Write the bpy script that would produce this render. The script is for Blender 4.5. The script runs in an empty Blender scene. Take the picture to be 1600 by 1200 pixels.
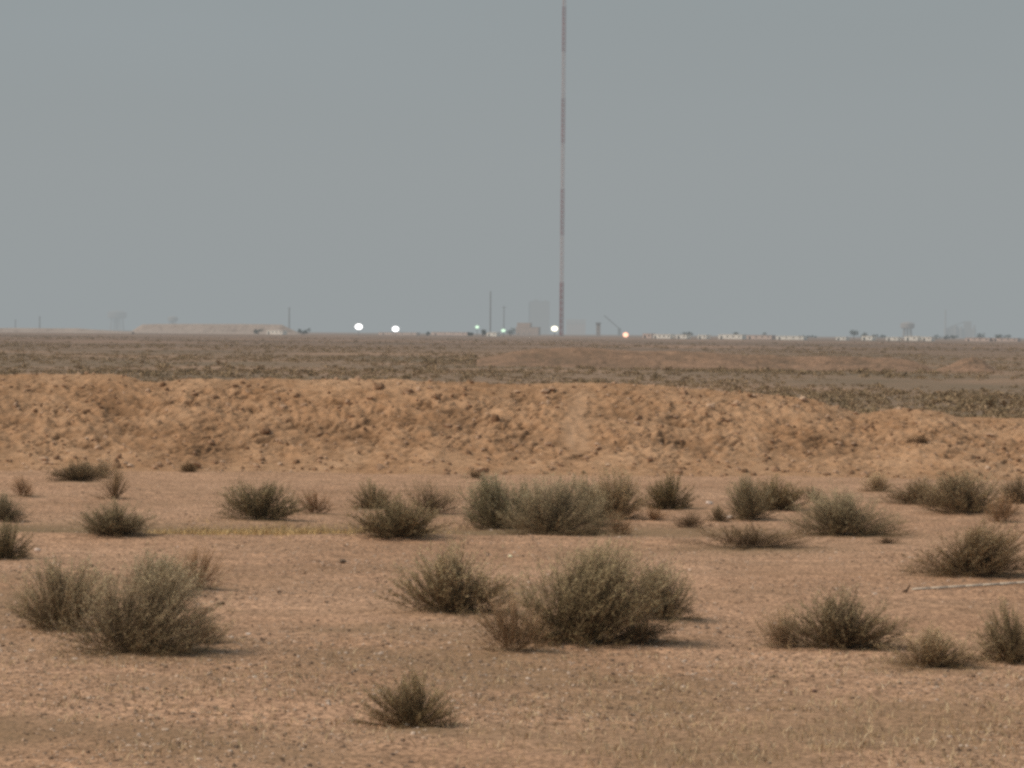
import bpy, math, random
import numpy as np
from mathutils import Matrix, Vector

random.seed(7)
RNG = np.random.default_rng(11)
sc = bpy.context.scene
COL = sc.collection

# ------------------------------------------------------------------ camera
W, H, F = 1600.0, 1200.0, 7600.0          # photo frame and focal length in its pixels (a long lens)
EYE = 1.7
ROLL = 0.0086
PITCH = -math.atan(79.5 / F)
_r = Vector((math.cos(ROLL), 0, math.sin(ROLL)))
_f = Vector((0, math.cos(PITCH), math.sin(PITCH)))
_r = (_r - _r.dot(_f) * _f).normalized()
_u = _r.cross(_f).normalized()


def ray(u, v):
    return _f + _r * ((u - W / 2) / F) + _u * ((H / 2 - v) / F)


def ground_pt(u, v):
    """point on the plain seen at picture position (u, v)"""
    d = ray(u, v)
    t = -EYE / d.z
    return d.x * t, d.y * t


def at(u, v, y):
    """x and z of the point seen at (u, v) that stands y metres away"""
    d = ray(u, v)
    t = y / d.y
    return d.x * t, EYE + d.z * t


cam_d = bpy.data.cameras.new('camera')
cam = bpy.data.objects.new('camera', cam_d)
COL.objects.link(cam)
cam_d.sensor_width = 36.0
cam_d.lens = 36.0 * F / W
cam_d.clip_start = 0.5
cam_d.clip_end = 60000
M = Matrix.Identity(4)
for i in range(3):
    M[i][0], M[i][1], M[i][2] = _r[i], _u[i], -_f[i]
M[2][3] = EYE
cam.matrix_world = M
sc.camera = cam

# ------------------------------------------------------------------ numpy noise


def _h(ix, iy, s):
    n = (ix.astype(np.int64) * 374761393 + iy.astype(np.int64) * 668265263 + s * 982451653) & 0xFFFFFFFF
    n = ((n ^ (n >> 13)) * 1274126177) & 0xFFFFFFFF
    n = ((n ^ (n >> 16)) * 2246822519) & 0xFFFFFFFF
    return ((n ^ (n >> 15)) & 0xFFFFFF) / float(0xFFFFFF)


def vnoise(x, y, s=0):
    x = np.asarray(x, float); y = np.asarray(y, float)
    ix, iy = np.floor(x), np.floor(y)
    fx, fy = x - ix, y - iy
    fx = fx * fx * (3 - 2 * fx); fy = fy * fy * (3 - 2 * fy)
    a, b = _h(ix, iy, s), _h(ix + 1, iy, s)
    c, d = _h(ix, iy + 1, s), _h(ix + 1, iy + 1, s)
    return ((a * (1 - fx) + b * fx) * (1 - fy) + (c * (1 - fx) + d * fx) * fy) * 2 - 1


def fbm(x, y, o=4, s=0):
    t, a, n = 0, 0.5, 0
    x = np.asarray(x, float); y = np.asarray(y, float)
    for k in range(o):
        t = t + a * vnoise(x, y, s + k * 17); n += a
        x, y, a = x * 2.03 + 3.1, y * 2.03 - 1.7, a * 0.5
    return t / n


def worley(x, y, s=0):
    """F1 distance and a random value of the nearest cell"""
    x = np.asarray(x, float); y = np.asarray(y, float)
    ix, iy = np.floor(x), np.floor(y)
    best = np.full(x.shape, 9.0); rid = np.zeros(x.shape)
    for dx in (-1, 0, 1):
        for dy in (-1, 0, 1):
            cx, cy = ix + dx, iy + dy
            px, py = cx + _h(cx, cy, s), cy + _h(cx, cy, s + 5)
            d = np.hypot(px - x, py - y)
            m = d < best
            best = np.where(m, d, best)
            rid = np.where(m, _h(cx, cy, s + 9), rid)
    return best, rid


# ------------------------------------------------------------------ mesh helpers


def link(name, me, mat=None, parent=None):
    o = bpy.data.objects.new(name, me)
    COL.objects.link(o)
    if mat is not None:
        me.materials.append(mat)
    if parent is not None:
        o.parent = parent
    return o


def np_mesh(name, V, faces, mat=None, parent=None, smooth=False, attrs=None):
    """faces: int array (n, 3) or (n, 4)"""
    V = np.asarray(V, np.float32); faces = np.asarray(faces, np.int32)
    k = faces.shape[1]
    me = bpy.data.meshes.new(name)
    me.vertices.add(len(V)); me.vertices.foreach_set('co', V.ravel())
    me.loops.add(faces.size); me.loops.foreach_set('vertex_index', faces.ravel())
    me.polygons.add(len(faces))
    me.polygons.foreach_set('loop_start', np.arange(0, faces.size, k, dtype=np.int32))
    me.polygons.foreach_set('loop_total', np.full(len(faces), k, np.int32))
    me.polygons.foreach_set('use_smooth', np.full(len(faces), bool(smooth)))
    me.update(calc_edges=True)
    for an, av in (attrs or {}).items():
        at_ = me.attributes.new(an, 'FLOAT', 'POINT')
        at_.data.foreach_set('value', np.asarray(av, np.float32))
    return link(name, me, mat, parent)


class MB:
    """collects boxes, tubes and rings into one mesh"""

    def __init__(self):
        self.v, self.f = [], []

    def box(self, x0, x1, y0, y1, z0, z1):
        n = len(self.v)
        self.v += [(x, y, z) for z in (z0, z1) for (x, y) in ((x0, y0), (x1, y0), (x1, y1), (x0, y1))]
        self.f += [tuple(n + i for i in q) for q in
                   ((3, 2, 1, 0), (4, 5, 6, 7), (0, 1, 5, 4), (1, 2, 6, 5), (2, 3, 7, 6), (3, 0, 4, 7))]
        return self

    def tube(self, a, b, r0, r1=None, n=6):
        r1 = r0 if r1 is None else r1
        a, b = Vector(a), Vector(b)
        d = (b - a).normalized()
        s = d.cross(Vector((0.13, 0.31, 0.94)) if abs(d.z) < 0.9 else Vector((1, 0.1, 0))).normalized()
        t = d.cross(s)
        k = len(self.v)
        for p, r in ((a, r0), (b, r1)):
            for i in range(n):
                w = 2 * math.pi * i / n
                self.v.append(tuple(p + s * (r * math.cos(w)) + t * (r * math.sin(w))))
        for i in range(n):
            j = (i + 1) % n
            self.f.append((k + i, k + j, k + n + j, k + n + i))
        self.f.append(tuple(k + i for i in reversed(range(n))))
        self.f.append(tuple(k + n + i for i in range(n)))
        return self

    def lathe(self, c, prof, n=14):
        """prof: list of (r, z) from bottom to top around centre c"""
        k = len(self.v)
        for r, z in prof:
            for i in range(n):
                w = 2 * math.pi * i / n
                self.v.append((c[0] + r * math.cos(w), c[1] + r * math.sin(w), c[2] + z))
        for p in range(len(prof) - 1):
            for i in range(n):
                j = (i + 1) % n
                self.f.append((k + p * n + i, k + p * n + j, k + (p + 1) * n + j, k + (p + 1) * n + i))
        self.f.append(tuple(k + i for i in reversed(range(n))))
        e = k + (len(prof) - 1) * n
        self.f.append(tuple(e + i for i in range(n)))
        return self

    def build(self, name, mat, parent=None, smooth=False):
        me = bpy.data.meshes.new(name)
        me.from_pydata(self.v, [], self.f)
        me.polygons.foreach_set('use_smooth', [smooth] * len(me.polygons))
        me.update()
        return link(name, me, mat, parent)


def tag(o, label=None, cat=None, group=None, kind=None):
    if label: o['label'] = label
    if cat: o['category'] = cat
    if group: o['group'] = group
    if kind: o['kind'] = kind
    return o


def thing(name, loc, label, cat, group=None, rz=0.0):
    o = bpy.data.objects.new(name, None)
    o.empty_display_size = 0.2
    COL.objects.link(o)
    o.location = loc
    o.rotation_euler = (0, 0, rz)
    return tag(o, label, cat, group)


def ico(level=1):
    t = (1 + 5 ** 0.5) / 2
    v = [(-1, t, 0), (1, t, 0), (-1, -t, 0), (1, -t, 0), (0, -1, t), (0, 1, t), (0, -1, -t), (0, 1, -t),
         (t, 0, -1), (t, 0, 1), (-t, 0, -1), (-t, 0, 1)]
    f = [(0, 11, 5), (0, 5, 1), (0, 1, 7), (0, 7, 10), (0, 10, 11), (1, 5, 9), (5, 11, 4), (11, 10, 2), (10, 7, 6),
         (7, 1, 8), (3, 9, 4), (3, 4, 2), (3, 2, 6), (3, 6, 8), (3, 8, 9), (4, 9, 5), (2, 4, 11), (6, 2, 10), (8, 6, 7), (9, 8, 1)]
    v = [np.array(p) / np.linalg.norm(p) for p in v]
    for _ in range(level):
        mid, nf = {}, []

        def m(a, b):
            k = (min(a, b), max(a, b))
            if k not in mid:
                p = v[a] + v[b]
                v.append(p / np.linalg.norm(p)); mid[k] = len(v) - 1
            return mid[k]
        for a, b, c in f:
            ab, bc, ca = m(a, b), m(b, c), m(c, a)
            nf += [(a, ab, ca), (b, bc, ab), (c, ca, bc), (ab, bc, ca)]
        f = nf
    return np.array(v), np.array(f)


ICO0, ICO1, ICO2 = ico(0), ico(1), ico(2)


def lumps(P, S, base=ICO0, rough=0.3, flat=0.7, rng=RNG):
    """many small angular lumps at points P with sizes S -> verts, faces, per-vertex random"""
    bv, bf = base
    n, k = len(P), len(bv)
    sc3 = np.stack([rng.uniform(0.7, 1.3, n), rng.uniform(0.7, 1.3, n), rng.uniform(0.7, 1.3, n) * flat], 1) * S[:, None]
    jit = 1 + rng.uniform(-rough, rough, (n, k))
    a = rng.uniform(0, 6.283, n)
    v = bv[None] * jit[..., None] * sc3[:, None, :]
    c, s = np.cos(a)[:, None], np.sin(a)[:, None]
    x = v[..., 0] * c - v[..., 1] * s
    y = v[..., 0] * s + v[..., 1] * c
    v = np.stack([x, y, v[..., 2]], -1) + P[:, None, :]
    f = bf[None] + (np.arange(n) * k)[:, None, None]
    return v.reshape(-1, 3), f.reshape(-1, 3), np.repeat(rng.uniform(0, 1, n), k)


# ------------------------------------------------------------------ materials


class NT:
    def __init__(self, name):
        self.m = bpy.data.materials.new(name)
        self.m.use_nodes = True
        self.t = self.m.node_tree
        self.b = self.t.nodes['Principled BSDF']
        self.b.inputs['Roughness'].default_value = 0.95
        self.b.inputs['Specular IOR Level'].default_value = 0.15

    def n(self, typ, **kw):
        nd = self.t.nodes.new(typ)
        for k, v in kw.items():
            setattr(nd, k, v)
        return nd

    def l(self, a, b):
        self.t.links.new(a, b)

    def pos(self, scale=(1, 1, 1)):
        g = self.n('ShaderNodeNewGeometry')
        mp = self.n('ShaderNodeMapping')
        mp.inputs['Scale'].default_value = scale
        self.l(g.outputs['Position'], mp.inputs['Vector'])
        return mp.outputs['Vector']

    def noise(self, vec, scale, detail=4, rough=0.55):
        nd = self.n('ShaderNodeTexNoise')
        nd.inputs['Scale'].default_value = scale
        nd.inputs['Detail'].default_value = detail
        nd.inputs['Roughness'].default_value = rough
        self.l(vec, nd.inputs['Vector'])
        return nd.outputs['Fac']

    def ramp(self, fac, stops):
        r = self.n('ShaderNodeValToRGB')
        e = r.color_ramp.elements
        while len(e) < len(stops): e.new(0.5)
        for el, (p, c) in zip(e, stops):
            el.position = p
            el.color = (*c, 1) if not isinstance(c, (int, float)) else (c, c, c, 1)
        self.l(fac, r.inputs['Fac'])
        return r.outputs['Color']

    def mix(self, fac, a, b, mode='MIX'):
        m = self.n('ShaderNodeMix', data_type='RGBA', blend_type=mode)
        for s, v in ((m.inputs[0], fac), (m.inputs[6], a), (m.inputs[7], b)):
            if hasattr(v, 'is_output'): self.l(v, s)
            elif isinstance(v, (int, float)): s.default_value = v
            else: s.default_value = (*v, 1)
        return m.outputs[2]

    def attr(self, name):
        a = self.n('ShaderNodeAttribute', attribute_name=name)
        return a.outputs['Fac']

    def bump(self, h, strength, dist):
        b = self.n('ShaderNodeBump')
        b.inputs['Strength'].default_value = strength
        b.inputs['Distance'].default_value = dist
        self.l(h, b.inputs['Height'])
        self.l(b.outputs['Normal'], self.b.inputs['Normal'])

    def color(self, c):
        if hasattr(c, 'is_output'): self.l(c, self.b.inputs['Base Color'])
        else: self.b.inputs['Base Color'].default_value = (*c, 1)
        return self.m


def plain(name, c, var=0.25, scale=3.0, rough=0.9):
    """a weathered flat colour: the colour broken up by two scales of noise"""
    t = NT(name)
    t.b.inputs['Roughness'].default_value = rough
    f = t.noise(t.pos(), scale, 5)
    lo = tuple(max(0, x * (1 - var)) for x in c); hi = tuple(min(1, x * (1 + var)) for x in c)
    return t.color(t.ramp(f, [(0.3, lo), (0.7, hi)]))


def ground_material():
    t = NT('desert_soil')
    p = t.pos()
    big = t.ramp(t.noise(t.pos((1, 0.5, 1)), 0.45, 3), [(0.35, 0.0), (0.65, 1.0)])
    near = t.mix(big, (0.375, 0.216, 0.129), (0.45, 0.271, 0.170))
    near = t.mix(t.attr('bankmix'), near, (0.432, 0.256, 0.158))
    mid = t.ramp(t.noise(p, 5.0, 5, 0.65), [(0.3, (0.62, 0.6, 0.56)), (0.5, (1.0, 1.0, 1.0)), (0.72, (1.22, 1.2, 1.15))])
    near = t.mix(1.0, near, mid, 'MULTIPLY')
    fine = t.ramp(t.noise(t.pos((1, 0.45, 1)), 32.0, 4, 0.75), [(0.34, (0.32, 0.28, 0.25)), (0.48, (0.95, 0.95, 0.95)), (0.61, (1.6, 1.6, 1.6))])
    near = t.mix(1.0, near, fine, 'MULTIPLY')
    streak = t.ramp(t.noise(t.pos((0.5, 1.0, 1)), 0.9, 4, 0.6), [(0.42, 0.0), (0.62, 1.0)])
    near = t.mix(t.mix(1.0, streak, (0.35, 0.35, 0.35), 'MULTIPLY'), near, (0.225, 0.138, 0.077))
    near = t.mix(t.attr('dry'), near, t.mix(t.noise(p, 9, 4), (0.165, 0.105, 0.057), (0.28, 0.185, 0.10)))  # dry track and patches, plus the shade painted under the bushes
    # the plain behind the bank: scrub covered soil with bare pale patches
    pat = t.ramp(t.noise(t.pos((0.05, 0.018, 1)), 1.0, 6, 0.62), [(0.36, (0.19, 0.138, 0.088)), (0.50, (0.25, 0.168, 0.11)), (0.62, (0.38, 0.238, 0.153))])
    far2 = t.ramp(t.noise(t.pos((0.012, 0.004, 1)), 1.0, 5, 0.6), [(0.38, (0.17, 0.118, 0.082)), (0.5, (0.235, 0.155, 0.108)), (0.62, (0.34, 0.21, 0.142))])
    farc = t.mix(t.attr('distant'), pat, far2)
    c = t.mix(t.attr('plain'), near, farc)
    t.bump(t.noise(p, 30, 5, 0.7), 0.5, 0.015)
    return t.color(c)


def soil_bank(name, a, b, dark):
    t = NT(name)
    p = t.pos()
    c = t.mix(t.ramp(t.noise(p, 1.1, 4, 0.6), [(0.35, 0.0), (0.65, 1.0)]), a, b)
    m = t.ramp(t.noise(p, 8.0, 5, 0.65), [(0.28, (0.6, 0.56, 0.5)), (0.48, (1, 1, 1)), (0.7, (1.22, 1.22, 1.22))])
    c = t.mix(1.0, c, m, 'MULTIPLY')
    c = t.mix(t.attr('worn'), c, (0.45, 0.288, 0.18))
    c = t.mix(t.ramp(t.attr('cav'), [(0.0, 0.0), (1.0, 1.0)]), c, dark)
    t.bump(t.noise(p, 35, 5, 0.7), 0.6, 0.02)
    return t.color(c)


def lump_material(name, stops):
    t = NT(name)
    c = t.ramp(t.attr('rnd'), stops)
    f = t.ramp(t.noise(t.pos(), 60, 3), [(0.3, 0.75), (0.7, 1.2)])
    return t.color(t.mix(1.0, c, f, 'MULTIPLY'))


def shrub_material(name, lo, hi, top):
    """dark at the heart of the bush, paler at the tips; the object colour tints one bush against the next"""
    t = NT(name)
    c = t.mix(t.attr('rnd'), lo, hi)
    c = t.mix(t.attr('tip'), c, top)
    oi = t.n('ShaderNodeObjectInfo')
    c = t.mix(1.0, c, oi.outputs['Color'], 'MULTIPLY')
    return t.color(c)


MAT_GROUND = ground_material()
MAT_BANK = soil_bank('bank_soil', (0.36, 0.202, 0.108), (0.45, 0.272, 0.158), (0.155, 0.085, 0.043))
MAT_FARBANK = soil_bank('far_bank_soil', (0.225, 0.142, 0.092), (0.325, 0.198, 0.128), (0.16, 0.11, 0.072))
MAT_PALEBANK = soil_bank('pale_bank_soil', (0.36, 0.275, 0.22), (0.43, 0.33, 0.27), (0.24, 0.17, 0.13))
MAT_CLOD = lump_material('dry_clods', [(0.0, (0.20, 0.113, 0.063)), (0.5, (0.37, 0.225, 0.138)), (1.0, (0.54, 0.37, 0.255))])
MAT_PEBBLE = lump_material('pebbles', [(0.0, (0.12, 0.075, 0.05)), (0.3, (0.24, 0.165, 0.115)), (0.65, (0.43, 0.295, 0.20)), (1.0, (0.60, 0.465, 0.365))])
MAT_STRAW = lump_material('dry_straw', [(0.0, (0.30, 0.20, 0.11)), (0.6, (0.50, 0.36, 0.21)), (1.0, (0.66, 0.52, 0.34))])
MAT_SCRUB = lump_material('far_scrub', [(0.0, (0.25, 0.178, 0.102)), (0.6, (0.31, 0.218, 0.128)), (1.0, (0.36, 0.245, 0.148))])
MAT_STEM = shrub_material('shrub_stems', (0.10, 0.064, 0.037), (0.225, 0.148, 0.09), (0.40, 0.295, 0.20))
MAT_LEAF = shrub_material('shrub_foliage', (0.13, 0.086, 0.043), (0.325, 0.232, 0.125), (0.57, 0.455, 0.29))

# ------------------------------------------------------------------ terrain height
# name of shrub variant, picture column, picture row of its foot, width and height (picture px), tint, label
G0 = (1.0, 1.0, 1.0)
GREEN = (0.92, 1.02, 0.98)
BROWN = (1.02, 0.84, 0.70)
DARK = (0.68, 0.66, 0.60)
PALE = (1.22, 1.16, 1.06)
SHRUBS = [
    (3, 645, 1136, 122, 84, (0.85, 0.82, 0.72), 'small round lone shrub on bare gravel, nearest of all to the camera'),
    (0, 92, 986, 130, 108, (0.95, 0.95, 0.9), 'upright shrub forming the left end of the big left-hand clump'),
    (6, 208, 1022, 222, 136, (0.9, 0.9, 0.86), 'largest shrub of the left-hand clump, brown at its foot, grey green on top'),
    (1, 302, 922, 78, 66, BROWN, 'thin brown upright shrub at the back right of the left-hand clump'),
    (4, 240, 930, 110, 66, GREEN, 'grey green shrub behind the largest one of the left-hand clump'),
    (5, 312, 1006, 110, 52, PALE, 'wispy thin shrub spreading from the right foot of the left-hand clump'),
    (2, 706, 958, 152, 104, (0.9, 0.88, 0.8), 'bushy shrub left of and a little behind the largest central shrub'),
    (1, 800, 1019, 112, 94, (1.05, 0.94, 0.84), 'brownish twiggy shrub leaning against the left front of the largest central shrub'),
    (7, 908, 1006, 212, 146, (0.8, 0.79, 0.7), 'largest and tallest shrub, dark, in the centre foreground'),
    (0, 1034, 968, 112, 84, (0.9, 0.9, 0.85), 'shrub on the right shoulder of the largest central shrub'),
    (5, 1000, 1008, 130, 54, (0.72, 0.68, 0.6), 'low dark sprawling shrub at the right foot of the largest central shrub'),
    (2, 1318, 1013, 155, 90, DARK, 'dark dense domed shrub in the right foreground'),
    (5, 1222, 1014, 90, 66, PALE, 'thin see-through shrub on the left side of the dark domed one'),
    (4, 1456, 1044, 145, 62, (1.0, 0.94, 0.84), 'low brown shrub between the dark domed one and the right edge'),
    (3, 1578, 1036, 100, 88, (0.75, 0.72, 0.64), 'dark shrub cut by the right edge, nearest on that side'),
    (6, 1518, 899, 178, 80, (0.88, 0.85, 0.78), 'wide shrub above the pale pole lying on the ground at right'),
    (3, 8, 873, 80, 56, (0.72, 0.74, 0.66), 'dark green shrub cut by the left edge, the nearer of two there'),
    (4, 4, 816, 62, 42, (0.62, 0.64, 0.6), 'dark shrub cut by the left edge, the farther of two there'),
    (2, 176, 837, 108, 48, (0.66, 0.66, 0.6), 'dark low shrub standing alone at the end of the yellow grass strip'),
    (0, 411, 812, 104, 54, (0.78, 0.8, 0.72), 'grey green domed shrub directly above the yellow dry grass'),
    (1, 491, 802, 46, 34, BROWN, 'small brown shrub just right of the domed one above the yellow grass'),
    (3, 580, 795, 62, 40, (0.82, 0.78, 0.7), 'small dark shrub behind the left side of the round one in mid ground'),
    (5, 668, 803, 94, 50, (0.9, 0.88, 0.8), 'loose shrub behind the right side of the round one in mid ground'),
    (2, 622, 841, 118, 58, (0.72, 0.71, 0.62), 'round dark-footed shrub in mid ground, in front of two smaller ones'),
    (0, 776, 826, 112, 76, (0.88, 0.95, 0.9), 'grey green shrub at the left end of the long mid-ground thicket'),
    (6, 864, 837, 132, 84, (0.82, 0.83, 0.78), 'largest shrub in the middle of the long mid-ground thicket'),
    (2, 957, 811, 84, 70, (1.0, 0.95, 0.86), 'shrub at the right end of the long mid-ground thicket'),
    (3, 912, 818, 78, 66, (0.86, 0.86, 0.78), 'shrub joining the middle and the right end of the long mid-ground thicket'),
    (4, 820, 824, 74, 66, (0.9, 0.95, 0.88), 'grey shrub joining the left end and the middle of the long mid-ground thicket'),
    (5, 1478, 792, 76, 40, (0.84, 0.79, 0.7), 'shrub joining the low dark one and the big loose one near the bank at right'),
    (1, 968, 836, 48, 34, BROWN, 'small brown shrub at the front right foot of the long thicket'),
    (3, 1046, 796, 78, 50, (0.68, 0.68, 0.56), 'dark olive shrub on a bare rise right of the long thicket'),
    (5, 1080, 825, 54, 26, (0.62, 0.56, 0.48), 'tiny dark low shrub below the olive one, left of a smaller one'),
    (4, 1122, 815, 32, 24, (0.66, 0.62, 0.55), 'tiny dark shrub beside a pale stone in mid ground'),
    (5, 1020, 813, 44, 20, BROWN, 'tiny brown shrub flat on the ground right below the thicket end'),
    (0, 1172, 813, 66, 62, (0.84, 0.87, 0.82), 'grey upright shrub at the front left of a pair behind the flat one'),
    (2, 1212, 797, 92, 46, (0.74, 0.71, 0.6), 'dark shrub at the back right of a pair behind the flat one'),
    (1, 1270, 781, 32, 22, (0.95, 0.96, 0.9), 'tiny grey shrub alone near the foot of the bank right of centre'),
    (5, 1168, 858, 190, 36, (0.66, 0.6, 0.5), 'flat dark spreading shrub hugging the ground right of centre'),
    (6, 1325, 837, 156, 64, (0.76, 0.76, 0.7), 'wide grey domed shrub right of centre in mid ground'),
    (4, 1442, 787, 98, 36, (0.78, 0.74, 0.66), 'low dark shrub near the foot of the bank at right'),
    (0, 1510, 803, 118, 58, (0.9, 0.87, 0.8), 'big loose shrub on a small rise near the bank at right'),
    (1, 1566, 817, 46, 42, BROWN, 'small brown shrub at the right foot of the small rise'),
    (3, 1592, 787, 56, 40, (0.8, 0.76, 0.72), 'shrub cut by the right edge, farthest on that side'),
    (5, 1386, 849, 46, 10, (0.6, 0.52, 0.45), 'tiny flat patch of shrub on bare soil right of the wide grey one'),
    (4, 1372, 768, 46, 28, PALE, 'faint wispy shrub at the foot of the bank at right'),
    (2, 120, 752, 70, 30, (0.68, 0.64, 0.58), 'dark shrub leaning along the foot of the bank at far left'),
    (5, 160, 746, 54, 28, (1.0, 0.98, 0.92), 'pale shrub right of the dark leaning one by the bank'),
    (1, 177, 780, 44, 46, (0.9, 0.84, 0.74), 'small fan shaped shrub in front of the bank at left'),
    (1, 36, 776, 36, 30, BROWN, 'small brown shrub near the left edge in front of the bank'),
    (3, 295, 738, 24, 17, (0.7, 0.62, 0.52), 'tiny dark shrub alone at the foot of the bank left of centre'),
    (5, 740, 747, 34, 15, (0.78, 0.74, 0.68), 'tiny grey shrub alone at the foot of the bank in the centre'),
    (5, 1440, 740, 46, 17, (0.5, 0.43, 0.36), 'dead dark twigs lying on the lower slope of the bank at right'),
]

BANK_D = 58.6            # foot of the near bank
HUMPS = []
for s in SHRUBS:
    gx, gy = ground_pt(s[1], s[2])
    HUMPS.append((gx, gy, s[3] * gy / F * 0.62, min(0.018, 0.05 * s[4] * gy / F)))


def ground_h(x, y):
    x = np.asarray(x, float); y = np.asarray(y, float)
    k = np.clip((y - 4) / 10, 0, 1)
    z = 0.028 * fbm(x * 0.30, y * 0.22, 3, 1) + 0.012 * fbm(x * 1.6, y * 1.2, 3, 2)
    nearf = np.clip((75 - y) / 15, 0, 1)
    z = z + nearf * 0.010 * fbm(x * 6, y * 4, 3, 3)
    for hx, hy, r, a in HUMPS:
        q = ((x - hx) / r) ** 2 + ((y - hy) / (r * 1.2)) ** 2
        z = z + a * np.exp(-np.minimum(q, 30))
    # a shallow old wheel track crossing the left and middle of the view
    yc = 41.3 + 0.5 * fbm(x * 0.25, x * 0 + 3, 2, 8)
    w = np.clip((3.2 - x) / 3.0, 0, 1)
    t = (y - yc)
    z = z - 0.05 * w * np.exp(-np.clip((t - 0.6) / 1.1, -5, 5) ** 2) + 0.03 * w * np.exp(-np.clip((t + 1.3) / 0.6, -5, 5) ** 2)
    far = np.clip((y - 75) / 60, 0, 1)
    z = z + far * 0.10 * fbm(x / 22, y / 40, 4, 5)
    return z * k


def foot(u, v):
    """point of the real terrain seen at (u, v)"""
    d = ray(u, v); z = 0.0
    for _ in range(8):
        t = (z - EYE) / d.z
        z = 0.5 * z + 0.5 * gz(d.x * t, d.y * t)
    t = (z - EYE) / d.z
    return d.x * t, d.y * t


def gz(x, y):
    return float(ground_h(np.array([x]), np.array([y]))[0])


# ------------------------------------------------------------------ ground sheet
ys = np.concatenate([np.arange(3, 15, 0.4), np.arange(15, 32, 0.045), np.arange(32, 62, 0.075), np.arange(62, 80, 0.4),
                     80 * (22000 / 80.0) ** np.linspace(0, 1, 230)])
tt = np.linspace(-1, 1, 421)
tt = 0.55 * tt + 0.45 * tt ** 3
Xg = tt[None, :] * (7 + 0.19 * ys)[:, None]
Yg = np.repeat(ys[:, None], len(tt), 1)
Zg = ground_h(Xg, Yg)
nr, nc = Xg.shape
idx = np.arange(nr * nc).reshape(nr, nc)
fq = np.stack([idx[:-1, :-1], idx[:-1, 1:], idx[1:, 1:], idx[1:, :-1]], -1).reshape(-1, 4)
tr = np.exp(-((Yg - 41.9 - 0.5 * fbm(Xg * 0.25, Xg * 0 + 3, 2, 8)) / 1.3) ** 2) * np.clip((3.0 - Xg) / 2.0, 0, 1)
dry = np.clip(tr * (1.0 + 0.45 * fbm(Xg * 0.8, Yg * 0.7, 3, 21)), 0, 1)
dry = np.maximum(dry, 0.55 * np.clip(fbm(Xg * 0.6, Yg * 0.35, 4, 33) * 2.2 - 0.35, 0, 1) * np.clip((40 - Yg) / 6, 0, 1))
for hx, hy, r, a in HUMPS:     # soft contact shadow painted into the soil colour under each bush
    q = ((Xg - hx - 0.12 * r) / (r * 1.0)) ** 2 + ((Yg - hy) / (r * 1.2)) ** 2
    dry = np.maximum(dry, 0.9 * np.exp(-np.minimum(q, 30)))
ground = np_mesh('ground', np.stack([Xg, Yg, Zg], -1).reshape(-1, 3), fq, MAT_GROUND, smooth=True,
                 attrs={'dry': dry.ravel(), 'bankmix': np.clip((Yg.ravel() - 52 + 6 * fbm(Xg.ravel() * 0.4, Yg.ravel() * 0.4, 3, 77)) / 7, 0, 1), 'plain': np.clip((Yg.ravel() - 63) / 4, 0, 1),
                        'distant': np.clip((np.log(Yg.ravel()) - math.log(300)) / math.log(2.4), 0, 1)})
tag(ground, 'flat reddish desert plain with gravel and dry soil', kind='structure')

# ------------------------------------------------------------------ banks of bulldozed soil


def interp_profile(pts, y, xs):
    """pts: (u, v) of the crest in the picture -> crest height at xs for a crest y metres away"""
    P = [at(u, v, y) for u, v in pts]
    return np.interp(xs, [p[0] for p in P], [p[1] for p in P])


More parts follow.
